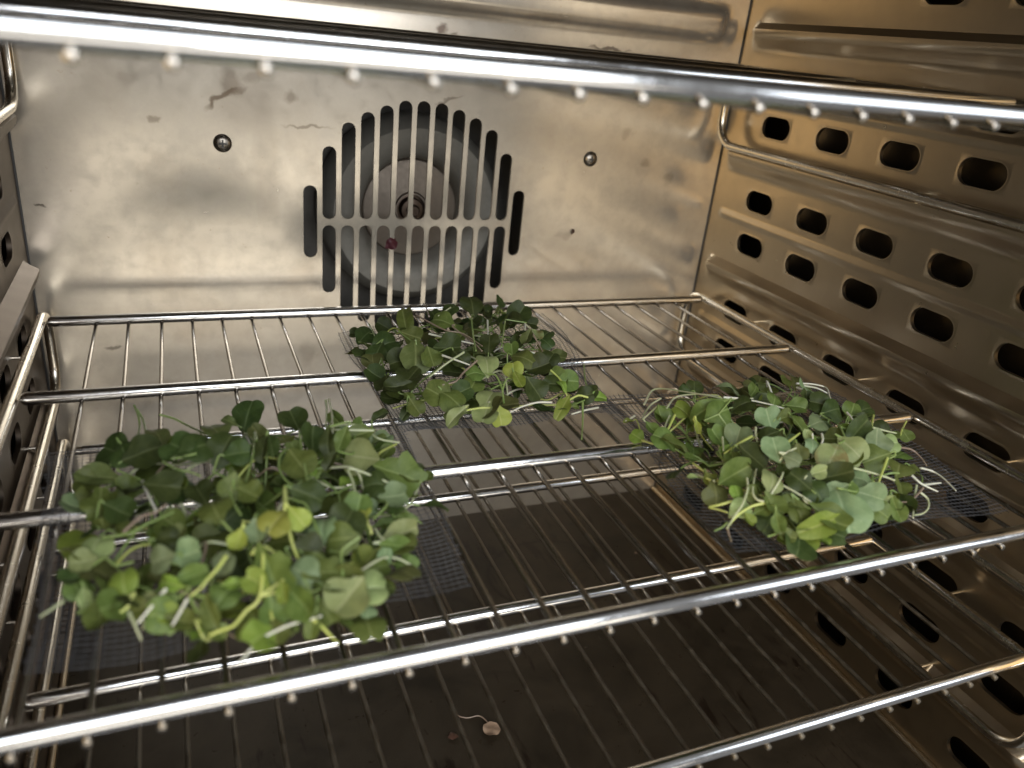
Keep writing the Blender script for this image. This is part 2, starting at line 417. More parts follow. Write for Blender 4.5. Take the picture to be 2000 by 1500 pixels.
# fan behind the grille
fan = empty('circulation_fan', (11.95, 22.6, 3.1))
tag(fan, 'round fan disc with dark hub behind the slotted grille of the back wall', 'fan')
def at_fan(mb, name, mat):
    mb.v = [(x-11.95, y-22.6, z-3.1) for x, y, z in mb.v]; return mb.build(name, mat, fan)
def lathe(mb, cx, cz, prof, n=56):
    vs = []; fs = []
    for (r, y) in prof:
        for k in range(n): vs.append((cx+math.cos(2*math.pi*k/n)*r, y, cz+math.sin(2*math.pi*k/n)*r))
    for i in range(len(prof)-1):
        for k in range(n):
            k2 = (k+1) % n; fs.append((i*n+k, i*n+k2, (i+1)*n+k2, (i+1)*n+k))
    mb.add(vs, fs)
mb = MB(); lathe(mb, 11.95, 3.1, [(.62, 22.3), (1.2, 22.35), (2.0, 22.5), (2.08, 22.6)]); at_fan(mb, 'fan_disc', M_FAN)
mb = MB(); lathe(mb, 11.95, 3.1, [(2.08, 22.60), (2.2, 22.0), (2.45, 21.7), (2.9, 21.55), (3.4, 21.5), (3.8, 21.9), (3.9, 23)]); at_fan(mb, 'inlet_ring', M_RING)
mb = MB(); lathe(mb, 11.95, 3.1, [(.01, 21.8), (.2, 21.8), (.26, 21.9), (.26, 22.1), (.45, 22.12), (.5, 22.2), (.5, 22.5), (.66, 22.52), (.7, 22.2), (.74, 22.3)]); at_fan(mb, 'hub', M_HUB)
mb = MB(); mb.box((6.3, 20.05, -2.4), (17.1, 23.4, 8.6)); mb.f = [f for i, f in enumerate(mb.f) if i != 2]
ho = mb.build('fan_housing', M_HOUSE, smooth=False); tag(ho, kind='structure')
# screws in the back wall
def screw(x, z):
    o = empty('screw', (x, YB-.0, z)); o.parent = wb
    mb = MB(); lathe(mb, 0, 0, [(.30, 0), (.31, -.03), (.27, -.09), (.16, -.14), (.02, -.155)], 28)
    h = mb.build('screw_head', M_SCREW, o)
    mb = MB(); mb.box((-.13, -.165, -.028), (.13, -.12, .028)); mb.box((-.028, -.168, -.13), (.028, -.119, .13)); mb.build('cross_slot', M_CASE, o, smooth=False)
screw(4.4, 5.85); screw(18.84, 5.85)

# ------------------------------------------------------------------ shelves
RB, RW = .18, .064
bar_me = MB(); bar_me.rod((-1.42, 0, 0), (24.4, 0, 0), RB, 20); bar_me = bar_me.mesh('bar'); bar_me.materials.append(M_BAR)
wm = MB(); wm.tube([(0, -.22, 0), (0, -.2, 0), (0, -.14, 0), (0, -.06, 0)] + [(0, y, 0) for y in (3, 6, 9, 12, 15)] + [(0, 18.0, 0), (0, 18.08, 0)], [.03, .075, .088, RW] + [RW]*6 + [.03], 10)

def wires(mat, sd):
    rr = random.Random(sd); out = []
    for q in range(5):
        bx, bz, ph = rr.uniform(-.03, .03), rr.uniform(-.012, .012), rr.uniform(0, 3)
        me = MB(); me.f = list(wm.f); me.v = [(x+bx*math.sin(y*.35+ph), y, z+bz*math.sin(y*.5+ph)) for x, y, z in wm.v]
        me = me.mesh('wire'); me.materials.append(mat); out.append(me)
    return out
WIRES = wires(M_WIRE, 3); SHADED_WIRES = wires(M_SHADEWIRE, 4)
wb_ = MB(); wb_.tube([(-.1, 0, 0), (-.05, 0, 0), (.05, 0, 0), (.1, 0, 0)], [.02, .11, .11, .02], 8); weld_me = wb_.mesh('weld'); weld_me.materials.append(M_RAIL)
BS = 5.96
def shelf(z, x0, y0, rot, label, wset=WIRES):
    t = empty('wire_shelf', (x0, y0, z)); t.rotation_euler.z = rot
    tag(t, label, 'oven shelf', 'chromed wire shelves stacked in the oven')
    for i in range(4): link('bar', bar_me, t, (0, i*BS, RB+RW-.035))
    for i in range(24): link('wire', wset[(i*7) % 5], t, (i, 0, 0))
    return t
shelf(0, 0, .02, 0, 'middle wire shelf carrying the three heaps of greens')
shelf(9.69, -.14, -.006, 0, 'top wire shelf near the lens, seen edge-on, blurred and empty')
shelf(-4.85, .2, -.03, rad(.15), 'lowest wire shelf, empty, under the shelf with greens', SHADED_WIRES)
# bent-rod runners on both side walls
def runner(x, z, label):
    o_ = (x, 0, z); t = empty('shelf_runner', o_); tag(t, label, 'shelf runner', 'bent rod shelf runners on the side walls')
    y0, y1, a, b, r = -.9, 19.3, .2, -2.85, 1.05
    pts = []
    for cy, cz, s0 in ((y1-r, a-r, 90), (y1-r, b+r, 0), (y0+r, b+r, -90), (y0+r, a-r, -180)):
        for k in range(9):
            an = rad(s0-k*90/8); pts.append((0, cy+math.cos(an)*r, cz+math.sin(an)*r))
    full = []
    for p, q in zip(pts, pts[1:]+pts[:1]):
        full.append(p); L = (Vector(q)-Vector(p)).length
        if L > 3:
            for k in range(1, 8): full.append(tuple(Vector(p).lerp(Vector(q), k/8)))
    mb = MB(); mb.tube(full, .165, 14, closed=True); mb.build('rod', M_RAIL, t)
    s_ = 1 if x > 10 else -1
    for yy in (2.9, 8.9, 14.9):      # short pegs that hold the runner off the wall
        for zz in (a, b):
            mb = MB(); mb.tube([(0, yy, zz), (s_*(abs((XR if s_ > 0 else XL)-x)+.1), yy, zz)], .05, 8); mb.build('peg', M_RAIL, t)
for z, nm in ((9.69, 'top'), (0, 'middle'), (-4.85, 'lowest')):
    runner(24.62, z, f'bent steel rod loop on the right wall holding the {nm} shelf')
    runner(-1.62, z, f'bent steel rod loop on the left wall holding the {nm} shelf')

# ------------------------------------------------------------------ screens under the greens
def netting(corners, nu, nv, label, wav, seed, curl=.0):
    A, B, C_, D_ = [Vector((x, y, 0)) for x, y in corners]      # front-left, front-right, back-right, back-left
    cen = (A+B+C_+D_)/4
    t = MB(); rr = random.Random(seed)
    def P(u, v):
        p = A.lerp(B, u).lerp(D_.lerp(C_, u), v)
        z = .36+.05*math.sin(7*u+seed)*math.cos(5*v+seed*2)
        e = min(u, 1-u, v, 1-v)
        z += wav*max(0, .12-e)/.12*(.5+.5*math.sin(9*u+5*v+seed))
        # sag a little between bars
        z += -.10*abs(math.sin((p.y)/BS*math.pi))
        p = p + Vector((noise.noise(Vector((u*2.2, v*2.2, seed)))*.25, noise.noise(Vector((u*2.2, v*2.2, seed+9)))*.25, z)); return p
    for i in range(nu+1):
        u = i/nu; e0 = -rr.uniform(0, .014); e1 = 1+rr.uniform(0, .014)
        pts = [P(u+rr.uniform(-.0008, .0008), e0+(e1-e0)*k/34)+Vector((0, 0, .006*(-1)**k)) for k in range(35)]; t.tube(pts, .0095, 4, cap=False)
    for j in range(nv+1):
        v = j/nv; e0 = -rr.uniform(0, .014); e1 = 1+rr.uniform(0, .014)
        pts = [P(e0+(e1-e0)*k/34, v+rr.uniform(-.0008, .0008))-Vector((0, 0, .006*(-1)**k)) for k in range(35)]; t.tube(pts, .0095, 4, cap=False)
    t.v = [(x-cen.x, y-cen.y, z) for x, y, z in t.v]
    o = t.build('mesh_screen', M_NET, smooth=False); o.location = cen*S
    tag(o, label, 'mesh screen', 'dark screens laid on the middle shelf'); return o
netting([(7.95, 7.75), (14.7, 7.9), (15.7, 15.9), (7.55, 15.2)], 52, 56, 'dark mesh screen under the rear heap of greens', .22, 1)
netting([(13.7, .95), (22.2, .75), (22.9, 8.3), (14.35, 8.95)], 58, 54, 'dark mesh screen under the right heap of greens', .15, 2)
netting([(.05, 1.2), (7.6, 1.5), (7.95, 8.85), (-.35, 8.45)], 52, 50, 'dark mesh screen under the left heap of greens', .12, 3)

# ------------------------------------------------------------------ sprouts
def leaf_mesh(seed, aspect, notch, fold, cup, wave, curl, lobed=0, tw=0.0):
    rr = random.Random(seed); nseg, nring = 30, 6
    ph = rr.uniform(0, 6.28)
    def pt(t, th):
        # outline in polar form about the leaf centre; th = 0 is the tip side (+y), pi the stalk side
        d = math.atan2(math.sin(th), math.cos(th))
        r = 1.0 - notch*math.exp(-(d/.36)**2) + .10*math.cos(2*d)*0
        e = abs(d)-math.pi
        r += .34*math.exp(-(e/.26)**2) - .06*math.exp(-((abs(d)-2.45)/.35)**2)
        r *= 1+.03*math.sin(3*th+ph)+.015*math.sin(7*th+ph*2)
        if lobed: r *= 1+lobed*math.sin(5*d+ph)*.5+lobed*.6*abs(math.sin(4.5*d))
        x = math.sin(d)*r*aspect*t; y = math.cos(d)*r*t+1.22
        z = fold*abs(x)*(1-.3*t) + cup*(x*x+(y-1.22)**2) + wave*math.sin(4*th+ph)*t**3 + curl*(max(0, y-1.0))**2
        z += .03*math.sin(6*y+ph)*abs(x)+.03*noise.noise(Vector((x*2.5, y*2.5, seed)))+tw*x*(y-.4)*.35
        return Vector((x, y, z))
    top = [pt(0, 0)]
    for k in range(1, nring+1):
        for j in range(nseg): top.append(pt(k/nring, 2*math.pi*j/nseg))
    n = len(top); th = .022
    bot = [p-Vector((0, 0, th)) for p in top]
    fs = []
    for j in range(nseg):
        j2 = (j+1) % nseg; fs.append((0, 1+j2, 1+j)); fs.append((n, n+1+j, n+1+j2))
        for k in range(nring-1):
            a, b, c, d = 1+k*nseg+j, 1+k*nseg+j2, 1+(k+1)*nseg+j2, 1+(k+1)*nseg+j
            fs.append((a, b, c, d)); fs.append((n+a, n+d, n+c, n+b))
        a, b = 1+(nring-1)*nseg+j, 1+(nring-1)*nseg+j2
        fs.append((a, b, n+b, n+a))
    mb = MB(); mb.add(top+bot, fs); me = mb.mesh('leaf'); me.materials.append(LEAF['mid']); return me
VAR = [leaf_mesh(s, R.uniform(.92, 1.2), R.uniform(.12, .36), R.uniform(.0, .45), R.uniform(-.28, .2), R.uniform(.02, .10), R.uniform(-.40, .2), tw=R.uniform(-.5, .5)) for s in range(30)]
NARROW = [leaf_mesh(40+s, .46+.07*s, .12, .75, .0, .09, -.55+.22*s, tw=.5-.25*s) for s in range(6)]
JAG = [leaf_mesh(60+s, .95, .0, .22, .06, .14, -.18, .30) for s in range(3)]
def basis(yax, nrm):
    y = yax.normalized(); z = (nrm-y*nrm.dot(y)); z = z.normalized() if z.length > 1e-4 else y.orthogonal().normalized()
    x = y.cross(z); m = Matrix((x, y, z)).transposed(); return m.to_4x4()
def add_leaf(root, base, yax, nrm, size, tone, rr, shape='round', flat=1.0):
    pool = {'round': VAR, 'narrow': NARROW, 'jagged': JAG}[shape]
    me = rr.choice(pool)
    o = bpy.data.objects.new('leaf', me); col.objects.link(o); o.parent = root
    m = basis(yax, nrm) @ Matrix.Diagonal((size, size, size*flat, 1)); m.translation = (base-Vector(root['_o']))*S
    o.matrix_local = m
    o.material_slots[0].link = 'OBJECT'; o.material_slots[0].material = LEAF[tone]
    if tone in ('yellow', 'brown', 'olive') : o['label'] = {'yellow': 'yellow-green leaf', 'brown': 'pale leaf with brown patches', 'olive': 'dull olive leaf'}[tone]
    return o
def spline(pts, n=5):
    pts = [Vector(p) for p in pts]
    if len(pts) < 3:
        return [pts[0].lerp(pts[-1], k/6) for k in range(7)]
    out = []
    P = [pts[0]*2-pts[1]]+pts+[pts[-1]*2-pts[-2]]
    for i in range(1, len(P)-2):
        p0, p1, p2, p3 = P[i-1:i+3]
        for k in range(n):
            t = k/n; out.append(.5*((2*p1)+(p2-p0)*t+(2*p0-5*p1+4*p2-p3)*t*t+(3*p1-p0-3*p2+p3)*t**3))
    out.append(pts[-1]); return out
def add_stem(root, pts, r0, r1, kind):
    q = spline(pts); o0 = Vector(root['_o']); n = len(q)
    mb = MB(); mb.tube([p-o0 for p in q], [r0+(r1-r0)*i/(n-1) for i in range(n)], 7); return mb.build('stem', STEM[kind], root)
def root_at(p, label, group):
    o = empty('sprout', p); o['_o'] = tuple(p); tag(o, label, 'sprout', group); return o
TO_CAM = -CF
HEAPS = {
 'left':  dict(c=(4.1, 4.6), r=(4.0, 4.5), h=1.55),
 'rear':  dict(c=(11.3, 11.3), r=(3.5, 4.0), h=1.6),
 'right': dict(c=(17.4, 4.7), r=(4.4, 4.2), h=1.6),
}
def heap_z(name, p):
    H = HEAPS[name]; d = math.hypot((p.x-H['c'][0])/H['r'][0], (p.y-H['c'][1])/H['r'][1])
    return .5+H['h']*max(0, 1-d*d)**.6
def lift(name, x, y, dz=0):
    z = 1.0
    for _ in range(6): z = .5*z+.5*(heap_z(name, atz(x, y, z))+dz)
    return atz(x, y, z)
GROUP = {k: f'microgreen sprouts heaped on the {k} screen' for k in HEAPS}
TONE_WORD = {'dark': 'dark green', 'mid': 'mid green', 'bright': 'fresh green', 'yellow': 'yellow-green', 'pale': 'pale green', 'grey': 'greyish blue-green', 'olive': 'dull olive', 'brown': 'pale brown-patched'}
FOOT = {
 'left': [(140,1070),(175,930),(250,862),(440,840),(640,825),(780,850),(825,940),(805,1060),(740,1190),(540,1250),(300,1225),(165,1200)],
 'rear': [(692,650),(790,612),(920,600),(1040,608),(1085,680),(1150,755),(1150,800),(980,825),(830,818),(765,795),(712,720)],
 'right': [(1245,820),(1290,762),(1450,750),(1600,755),(1700,815),(1790,880),(1805,960),(1680,1030),(1520,1050),(1420,1015),(1345,930)],
}
FOOT = {k: [atz(x, y, .75).to_2d() for x, y in v] for k, v in FOOT.items()}
def edge_dist(poly, p):
    inside = False; best = 1e9; n = len(poly)
    for i in range(n):
        a, b = poly[i], poly[(i+1) % n]
        if (a.y > p.y) != (b.y > p.y) and p.x < (b.x-a.x)*(p.y-a.y)/(b.y-a.y)+a.x: inside = not inside
        t = max(0, min(1, (p-a).dot(b-a)/(b-a).length_squared)); best = min(best, (p-a-(b-a)*t).length)
    return best if inside else -best
def heap_z(name, p):
    d = edge_dist(FOOT[name], Vector((p.x, p.y)))
    return .52+.9*max(0, min(1, (d+.25)/2.3))**.75
# seen sprouts: heap, [(cx, cy, r, tone, tip angle, shape)], stem points or None, stem kind, extra lift
H = []
def h(heap, leaves, stem=None, kind='green', dz=0.0): H.append((heap, leaves, stem, kind, dz*.7))
L_ = 'left'
h(L_, [(485,806,34,'dark',85,'round'),(446,822,16,'olive',150,'narrow')], [(500,862),(497,840),(494,880),(480,930)], 'green', .55)
h(L_, [(574,820,27,'dark',110,'round')], [(584,842),(590,880),(600,930)], 'green', .45)
h(L_, [(700,892,34,'pale',170,'round')], [(740,886),(758,872),(774,862)], 'yellow', .35)
h(L_, [(785,928,44,'mid',-15,'jagged'),(838,931,12,'mid',-10,'narrow')], None, 'green', .35)
h(L_, [(774,969,28,'grey',20,'round')], [(756,985),(730,1010)], 'green', .4)
h(L_, [(585,905,34,'mid',-60,'round')], [(560,878),(546,890),(547,915),(565,934),(590,939),(612,925),(626,902)], 'green', .4)
h(L_, [(514,880,26,'dark',-75,'narrow'),(530,872,24,'dark',-85,'narrow')], None, 'green', .45)
h(L_, [(536,1022,30,'yellow',-110,'round'),(584,1014,24,'yellow',-50,'round')], [(556,950),(560,985),(566,1035),(576,1066),(590,1090)], 'yellow', .6)
h(L_, [(418,992,30,'mid',120,'round')], [(436,1020),(450,1032),(480,1050)], 'green', .5)
h(L_, [(182,1072,33,'pale',100,'round'),(160,1098,24,'pale',200,'round')], [(205,1090),(225,1100),(260,1090)], 'green', .3)
h(L_, [(240,1136,31,'bright',110,'round')], [(262,1160),(250,1180),(232,1190)], 'yellow', .35)
h(L_, [(372,1082,29,'grey',20,'round'),(312,1094,26,'grey',200,'round')], None, 'green', .5)
h(L_, [(437,1100,26,'grey',60,'round')], None, 'green', .35)
h(L_, [(197,1205,33,'mid',-80,'narrow')], [(190,1168),(170,1185),(150,1190)], 'green', .2)
h(L_, [(532,1128,52,'mid',-60,'jagged'),(497,1134,28,'bright',150,'round'),(592,1180,38,'mid',-40,'narrow')], [(508,1164),(480,1190),(456,1214),(430,1220),(408,1226)], 'yellow', .55)
h(L_, [(531,1204,31,'mid',-90,'round'),(538,1240,27,'mid',-70,'round')], None, 'yellow', .2)
h(L_, [(478,1222,28,'mid',180,'round')], None, 'green', .1)
h(L_, [(592,1120,32,'grey',150,'round'),(640,1118,34,'mid',20,'jagged')], None, 'green', .5)
h(L_, [(676,1172,42,'pale',-120,'round'),(724,1148,38,'pale',15,'round')], [(693,1126),(710,1108),(746,1084),(777,1081),(811,1095)], 'pale', .4)
h(L_, [(784,1043,30,'pale',25,'narrow'),(776,1066,26,'mid',-5,'narrow')], [(752,1056),(742,1044),(733,1026)], 'pale', .35)
h(L_, [(796,1013,20,'mid',-10,'narrow')], [(770,1010),(760,990)], 'green', .2)
h(L_, [(660,1053,36,'mid',185,'round'),(680,1058,22,'mid',30,'round')], [(668,1076),(669,1100),(669,1128)], 'green', .55)
h(L_, [(630,1028,31,'grey',100,'round')], [(600,990),(580,975),(560,965)], 'green', .5)
h(L_, [(678,1018,38,'dark',60,'round'),(700,990,30,'mid',80,'round')], None, 'green', .45)
h(L_, [(712,1000,14,'yellow',100,'round')], [(722,1030),(726,1040)], 'yellow', .5)
h(L_, [(220,880,34,'dark',160,'round'),(246,890,28,'dark',-60,'round')], [(233,862),(226,878),(216,902)], 'green', .4)
h(L_, [(284,882,36,'dark',30,'round')], None, 'green', .4)
h(L_, [(350,874,36,'dark',140,'round'),(388,872,36,'dark',40,'round')], [(312,810),(340,815),(365,825),(395,836),(425,848)], 'green', .5)
h(L_, [(440,872,38,'dark',70,'round'),(468,885,26,'dark',10,'round')], None, 'green', .45)
h(L_, [(190,932,32,'olive',175,'narrow')], None, 'green', .2)
h(L_, [(196,985,36,'mid',100,'jagged'),(236,1000,32,'dark',-30,'round')], None, 'green', .35)
h(L_, [(325,950,34,'dark',10,'round')], [(278,940),(290,965),(304,990)], 'white', .4)
h(L_, [(606,968,34,'dark',-20,'round')], None, 'green', .5)
h(L_, [(640,866,28,'dark',-80,'narrow'),(668,860,22,'mid',-110,'narrow')], [(646,830),(652,810),(660,800)], 'green', .55)
h(L_, [(466,1057,20,'yellow',-95,'round')], None, 'yellow', .5)
h(L_, [(502,1040,22,'grey',-80,'round')], None, 'green', .4)
h(L_, [(735,945,30,'dark',190,'round')], [(685,915),(690,940),(697,975)], 'pale', .4)
h(L_, [(452,955,26,'mid',-100,'round'),(490,965,24,'mid',-30,'round')], [(450,915),(445,940),(456,975),(470,995)], 'green', .5)
h(L_, [(555,1160,20,'bright',-70,'narrow')], [(492,1082),(502,1066),(520,1062),(540,1074),(552,1092),(557,1108)], 'yellow', .75)
h(L_, [], [(442,1086),(425,1110),(405,1132),(390,1150),(372,1163)], 'yellow', .75)
h(L_, [(412,1200,30,'mid',-60,'narrow')], [(372,1163),(385,1190),(405,1206),(445,1212)], 'green', .5)
h(L_, [], [(324,1150),(300,1180),(268,1218)], 'white', .45)
h(L_, [], [(366,1170),(352,1195),(336,1222)], 'white', .4)
h(L_, [], [(124,1174),(100,1190),(78,1205)], 'pale', .1)
h(L_, [], [(252,1196),(264,1222),(276,1250)], 'pale', .15)
h(L_, [(355,1215,24,'mid',-10,'narrow'),(330,1200,20,'bright',160,'round')], None, 'green', .2)
h(L_, [(270,1190,26,'mid',200,'round'),(296,1176,22,'pale',80,'round')], None, 'pale', .25)
h(L_, [(420,1232,26,'mid',-30,'narrow'),(404,1214,24,'bright',150,'round')], None, 'yellow', .2)
h(L_, [(150,1150,24,'mid',110,'round'),(168,1172,20,'pale',-70,'narrow')], None, 'green', .15)
h(L_, [(440,1160,30,'mid',60,'round'),(462,1140,24,'bright',10,'narrow')], None, 'green', .35)
h(L_, [(640,1200,28,'mid',-60,'round'),(610,1226,22,'mid',-100,'narrow')], None, 'green', .2)
h(L_, [(740,1110,26,'mid',30,'round'),(750,1090,20,'grey',70,'narrow')], None, 'green', .2)
h('right', [(1720,1000,24,'mid',-40,'round'),(1735,985,20,'pale',30,'narrow')], None, 'green', .15)
h('right', [(1560,1000,24,'mid',-80,'round'),(1545,985,22,'mid',160,'narrow')], None, 'green', .25)
h('right', [(1650,945,26,'mid',20,'round'),(1632,960,22,'grey',-150,'round')], None, 'green', .35)
h('right', [(1665,800,22,'mid',60,'round'),(1690,815,18,'dark',-10,'narrow')], None, 'green', .35)
h('right', [(1735,850,20,'mid',80,'round'),(1720,838,18,'dark',150,'round')], None, 'green', .3)
h(L_, [], [(470,1294),(490,1268),(520,1242),(567,1220),(605,1210),(628,1203)], 'white', .35)
h(L_, [], [(612,1210),(630,1225),(648,1244),(660,1256)], 'yellow', .3)
h(L_, [(262,868,12,'dark',100,'narrow')], [(262,792),(270,810),(272,830),(265,850),(256,866)], 'green', .6)
h(L_, [(284,868,14,'dark',60,'round')], [(268,800),(280,820),(284,850)], 'green', .55)
h(L_, [], [(636,782),(638,800),(636,840)], 'green', .7)
h(L_, [], [(642,780),(648,805),(650,845)], 'pale', .7)
h(L_, [], [(318,902),(345,916),(372,922),(392,930)], 'green', .55)
h(L_, [], [(240,1040),(275,1010),(305,1000),(325,985)], 'purple', .5)
h(L_, [], [(200,1050),(250,1042),(290,1022),(340,1000)], 'green', .4)
h(L_, [(700,850,24,'mid',200,'narrow')], [(640,838),(680,826),(710,830),(740,848),(780,853)], 'pale', .5)
h(L_, [(645,902,20,'dark',-100,'narrow')], [(690,832),(692,850),(690,880)], 'green', .5)
h(L_, [(330,1050,22,'dark',10,'round'),(352,1040,18,'olive',60,'round')], None, 'green', .4)
h(L_, [(605,1075,30,'dark',0,'round'),(610,1100,24,'mid',-40,'round')], None, 'green', .35)
h(L_, [(330,1140,28,'bright',170,'narrow'),(380,1125,30,'mid',20,'narrow')], None, 'green', .4)
RE_ = 'rear'
h(RE_, [(922,592,24,'dark',90,'round')], [(921,618),(924,650),(930,680)], 'green', .75)
h(RE_, [(1014,614,26,'dark',60,'round'),(1000,622,20,'dark',140,'round')], [(988,624),(984,645),(980,672)], 'green', .7)
h(RE_, [(951,708,25,'pale',85,'round'),(928,728,20,'mid',200,'round')], [(968,733),(980,755),(985,782)], 'green', .45)
h(RE_, [(1003,722,19,'yellow',95,'round'),(1013,744,16,'bright',-70,'narrow')], [(990,740),(982,760),(984,780)], 'green', .45)
h(RE_, [(1000,681,17,'mid',100,'round'),(1022,698,24,'mid',-30,'round')], None, 'green', .5)
h(RE_, [(956,776,28,'pale',70,'round'),(947,812,26,'pale',-100,'round')], None, 'pale', .4)
h(RE_, [(890,814,24,'pale',-130,'narrow')], [(904,802),(940,794),(966,792)], 'yellow', .5)
h(RE_, [(852,768,28,'mid',150,'round'),(884,780,26,'mid',-50,'round')], None, 'green', .45)
h(RE_, [(977,816,20,'yellow',-80,'round')], None, 'green', .2)
h(RE_, [(813,798,19,'mid',-60,'round'),(800,778,16,'mid',110,'narrow')], None, 'green', .25)
h(RE_, [(791,628,28,'mid',100,'narrow'),(808,657,20,'mid',-20,'round')], [(812,672),(815,690)], 'green', .5)
h(RE_, [(862,626,25,'mid',150,'round'),(878,606,20,'dark',50,'round')], [(884,638),(905,652),(925,664),(942,678)], 'purple', .55)
h(RE_, [(812,700,34,'olive',-95,'round'),(780,706,26,'dark',200,'round')], [(812,664),(808,650)], 'green', .45)
h(RE_, [(800,738,30,'dark',70,'jagged'),(774,756,24,'dark',200,'narrow')], None, 'green', .4)
h(RE_, [(716,652,22,'dark',60,'round'),(692,651,11,'dark',180,'round')], [(720,632),(730,650),(735,670)], 'green', .2)
h(RE_, [(754,672,28,'dark',30,'round'),(736,690,22,'dark',-100,'round')], None, 'green', .35)
h(RE_, [(732,732,24,'dark',150,'round'),(728,704,20,'olive',100,'round')], [(745,700),(750,720)], 'green', .25)
h(RE_, [(750,752,20,'dark',-90,'round')], None, 'green', .2)
h(RE_, [(744,812,19,'dark',60,'narrow')], [(726,822),(727,845),(730,870)], 'green', .25)
h(RE_, [(1067,652,15,'dark',60,'round'),(1070,671,14,'dark',-50,'round')], None, 'green', .2)
h(RE_, [(956,668,20,'dark',90,'round')], None, 'green', .5)
h(RE_, [(1112,744,22,'mid',0,'round'),(1098,752,14,'bright',100,'narrow')], [(1074,722),(1088,732),(1100,744)], 'yellow', .4)
h(RE_, [(1098,798,24,'bright',-120,'narrow'),(1170,776,20,'bright',10,'narrow')], [(1148,776),(1130,770),(1112,776)], 'yellow', .35)
h(RE_, [], [(1138,786),(1138,820),(1136,858)], 'green', .2)
h(RE_, [(1030,662,16,'olive',-100,'narrow'),(1048,656,16,'brown',-70,'narrow')], [(1052,672),(1060,685)], 'purple', .4)
h(RE_, [(1056,716,22,'dark',20,'round'),(1075,700,18,'dark',60,'round')], None, 'green', .35)
h(RE_, [(1046,762,24,'dark',-60,'round'),(1080,750,22,'dark',10,'round')], None, 'green', .3)
h(RE_, [(930,636,18,'dark',-60,'narrow'),(960,628,18,'dark',60,'narrow')], None, 'green', .5)
h(RE_, [(843,700,20,'mid',-80,'round')], None, 'green', .4)
h(RE_, [(880,680,26,'dark',0,'round'),(900,700,20,'dark',-50,'round')], None, 'green', .35)
h(RE_, [(904,764,24,'dark',30,'round'),(925,750,22,'mid',60,'round')], None, 'green', .35)
h(RE_, [], [(893,592),(875,604),(856,617)], 'pale', .7)
h(RE_, [], [(906,688),(872,710),(838,737)], 'pale', .65)
h(RE_, [], [(864,694),(890,703),(918,713)], 'white', .6)
h(RE_, [], [(932,704),(905,728),(890,745),(864,752)], 'purple', .6)
h(RE_, [], [(812,614),(836,628),(870,645),(905,652),(942,676)], 'purple', .65)
h(RE_, [], [(838,652),(880,662),(928,672)], 'white', .5)
h(RE_, [], [(952,626),(953,652)], 'white', .6)
h(RE_, [], [(1012,682),(1034,687),(1056,693)], 'white', .5)
h(RE_, [], [(1078,786),(1050,786),(1020,794),(996,806)], 'white', .2)
h(RE_, [], [(1168,796),(1140,802),(1116,809)], 'white', .05)
h(RE_, [], [(838,618),(832,600),(826,592)], 'purple', .5)
h(RE_, [(1126,795,10,'mid',0,'narrow')], [(1140,712),(1143,740),(1150,770)], 'green', .2)
C_ = 'right'
h(C_, [(1628,890,33,'brown',-120,'round'),(1668,880,32,'pale',-50,'round')], [(1650,858),(1646,840),(1640,825)], 'green', .6)
h(C_, [(1650,1004,47,'grey',-80,'round')], [(1672,960),(1668,945)], 'green', .4)
h(C_, [(1600,1026,42,'bright',200,'narrow'),(1618,1014,34,'mid',-50,'narrow')], [(1604,994),(1570,968),(1545,950),(1524,936)], 'pale', .35)
h(C_, [(1514,873,27,'grey',100,'round'),(1550,898,18,'grey',-30,'round')], [(1535,885),(1560,870)], 'pale', .6)
h(C_, [(1588,870,18,'grey',-110,'round'),(1578,852,12,'pale',100,'narrow')], None, 'white', .5)
h(C_, [(1757,906,30,'mid',60,'round')], [(1735,925)], 'green', .5)
h(C_, [(1708,896,28,'mid',200,'round')], None, 'green', .45)
h(C_, [(1712,866,25,'grey',-100,'round'),(1742,866,18,'pale',10,'round')], [(1706,811),(1703,830),(1700,852)], 'yellow', .55)
h(C_, [(1596,924,18,'pale',20,'narrow')], None, 'pale', .5)
h(C_, [(1684,936,28,'grey',150,'round'),(1706,970,28,'grey',-20,'round')], None, 'pale', .4)
h(C_, [(1760,950,20,'mid',70,'round'),(1752,998,22,'mid',-80,'narrow')], [(1736,970),(1742,955)], 'green', .25)
h(C_, [(1510,938,28,'pale',60,'round')], [(1524,936),(1530,920)], 'pale', .5)
h(C_, [(1560,936,27,'dark',130,'round'),(1594,960,27,'dark',-60,'round')], None, 'green', .4)
h(C_, [(1634,929,30,'dark',10,'narrow')], None, 'green', .45)
h(C_, [(1378,800,34,'mid',200,'narrow'),(1406,806,26,'mid',30,'round')], None, 'green', .5)
h(C_, [(1399,852,26,'mid',110,'round')], [(1405,878),(1410,890)], 'green', .5)
h(C_, [(1500,814,25,'grey',95,'round'),(1535,815,18,'mid',20,'round')], None, 'green', .6)
h(C_, [(1442,850,27,'grey',75,'round'),(1476,898,36,'dark',-30,'round')], None, 'green', .45)
h(C_, [(1243,852,15,'bright',140,'round'),(1226,822,9,'bright',200,'narrow')], [(1255,860),(1280,864),(1300,846),(1342,806)], 'yellow', .05)
h(C_, [(1290,812,17,'mid',-80,'round'),(1272,838,13,'mid',-60,'narrow')], [(1291,778),(1270,790),(1255,814)], 'pale', .3)
h(C_, [(1363,835,12,'yellow',-80,'narrow')], None, 'yellow', .4)
h(C_, [(1356,756,17,'dark',80,'round'),(1336,762,12,'dark',170,'round')], None, 'green', .4)
h(C_, [(1514,775,20,'mid',60,'round'),(1531,746,16,'mid',85,'narrow')], None, 'green', .5)
h(C_, [(1399,966,24,'olive',-90,'round')], [(1395,945),(1375,930),(1360,920)], 'pale', .3)
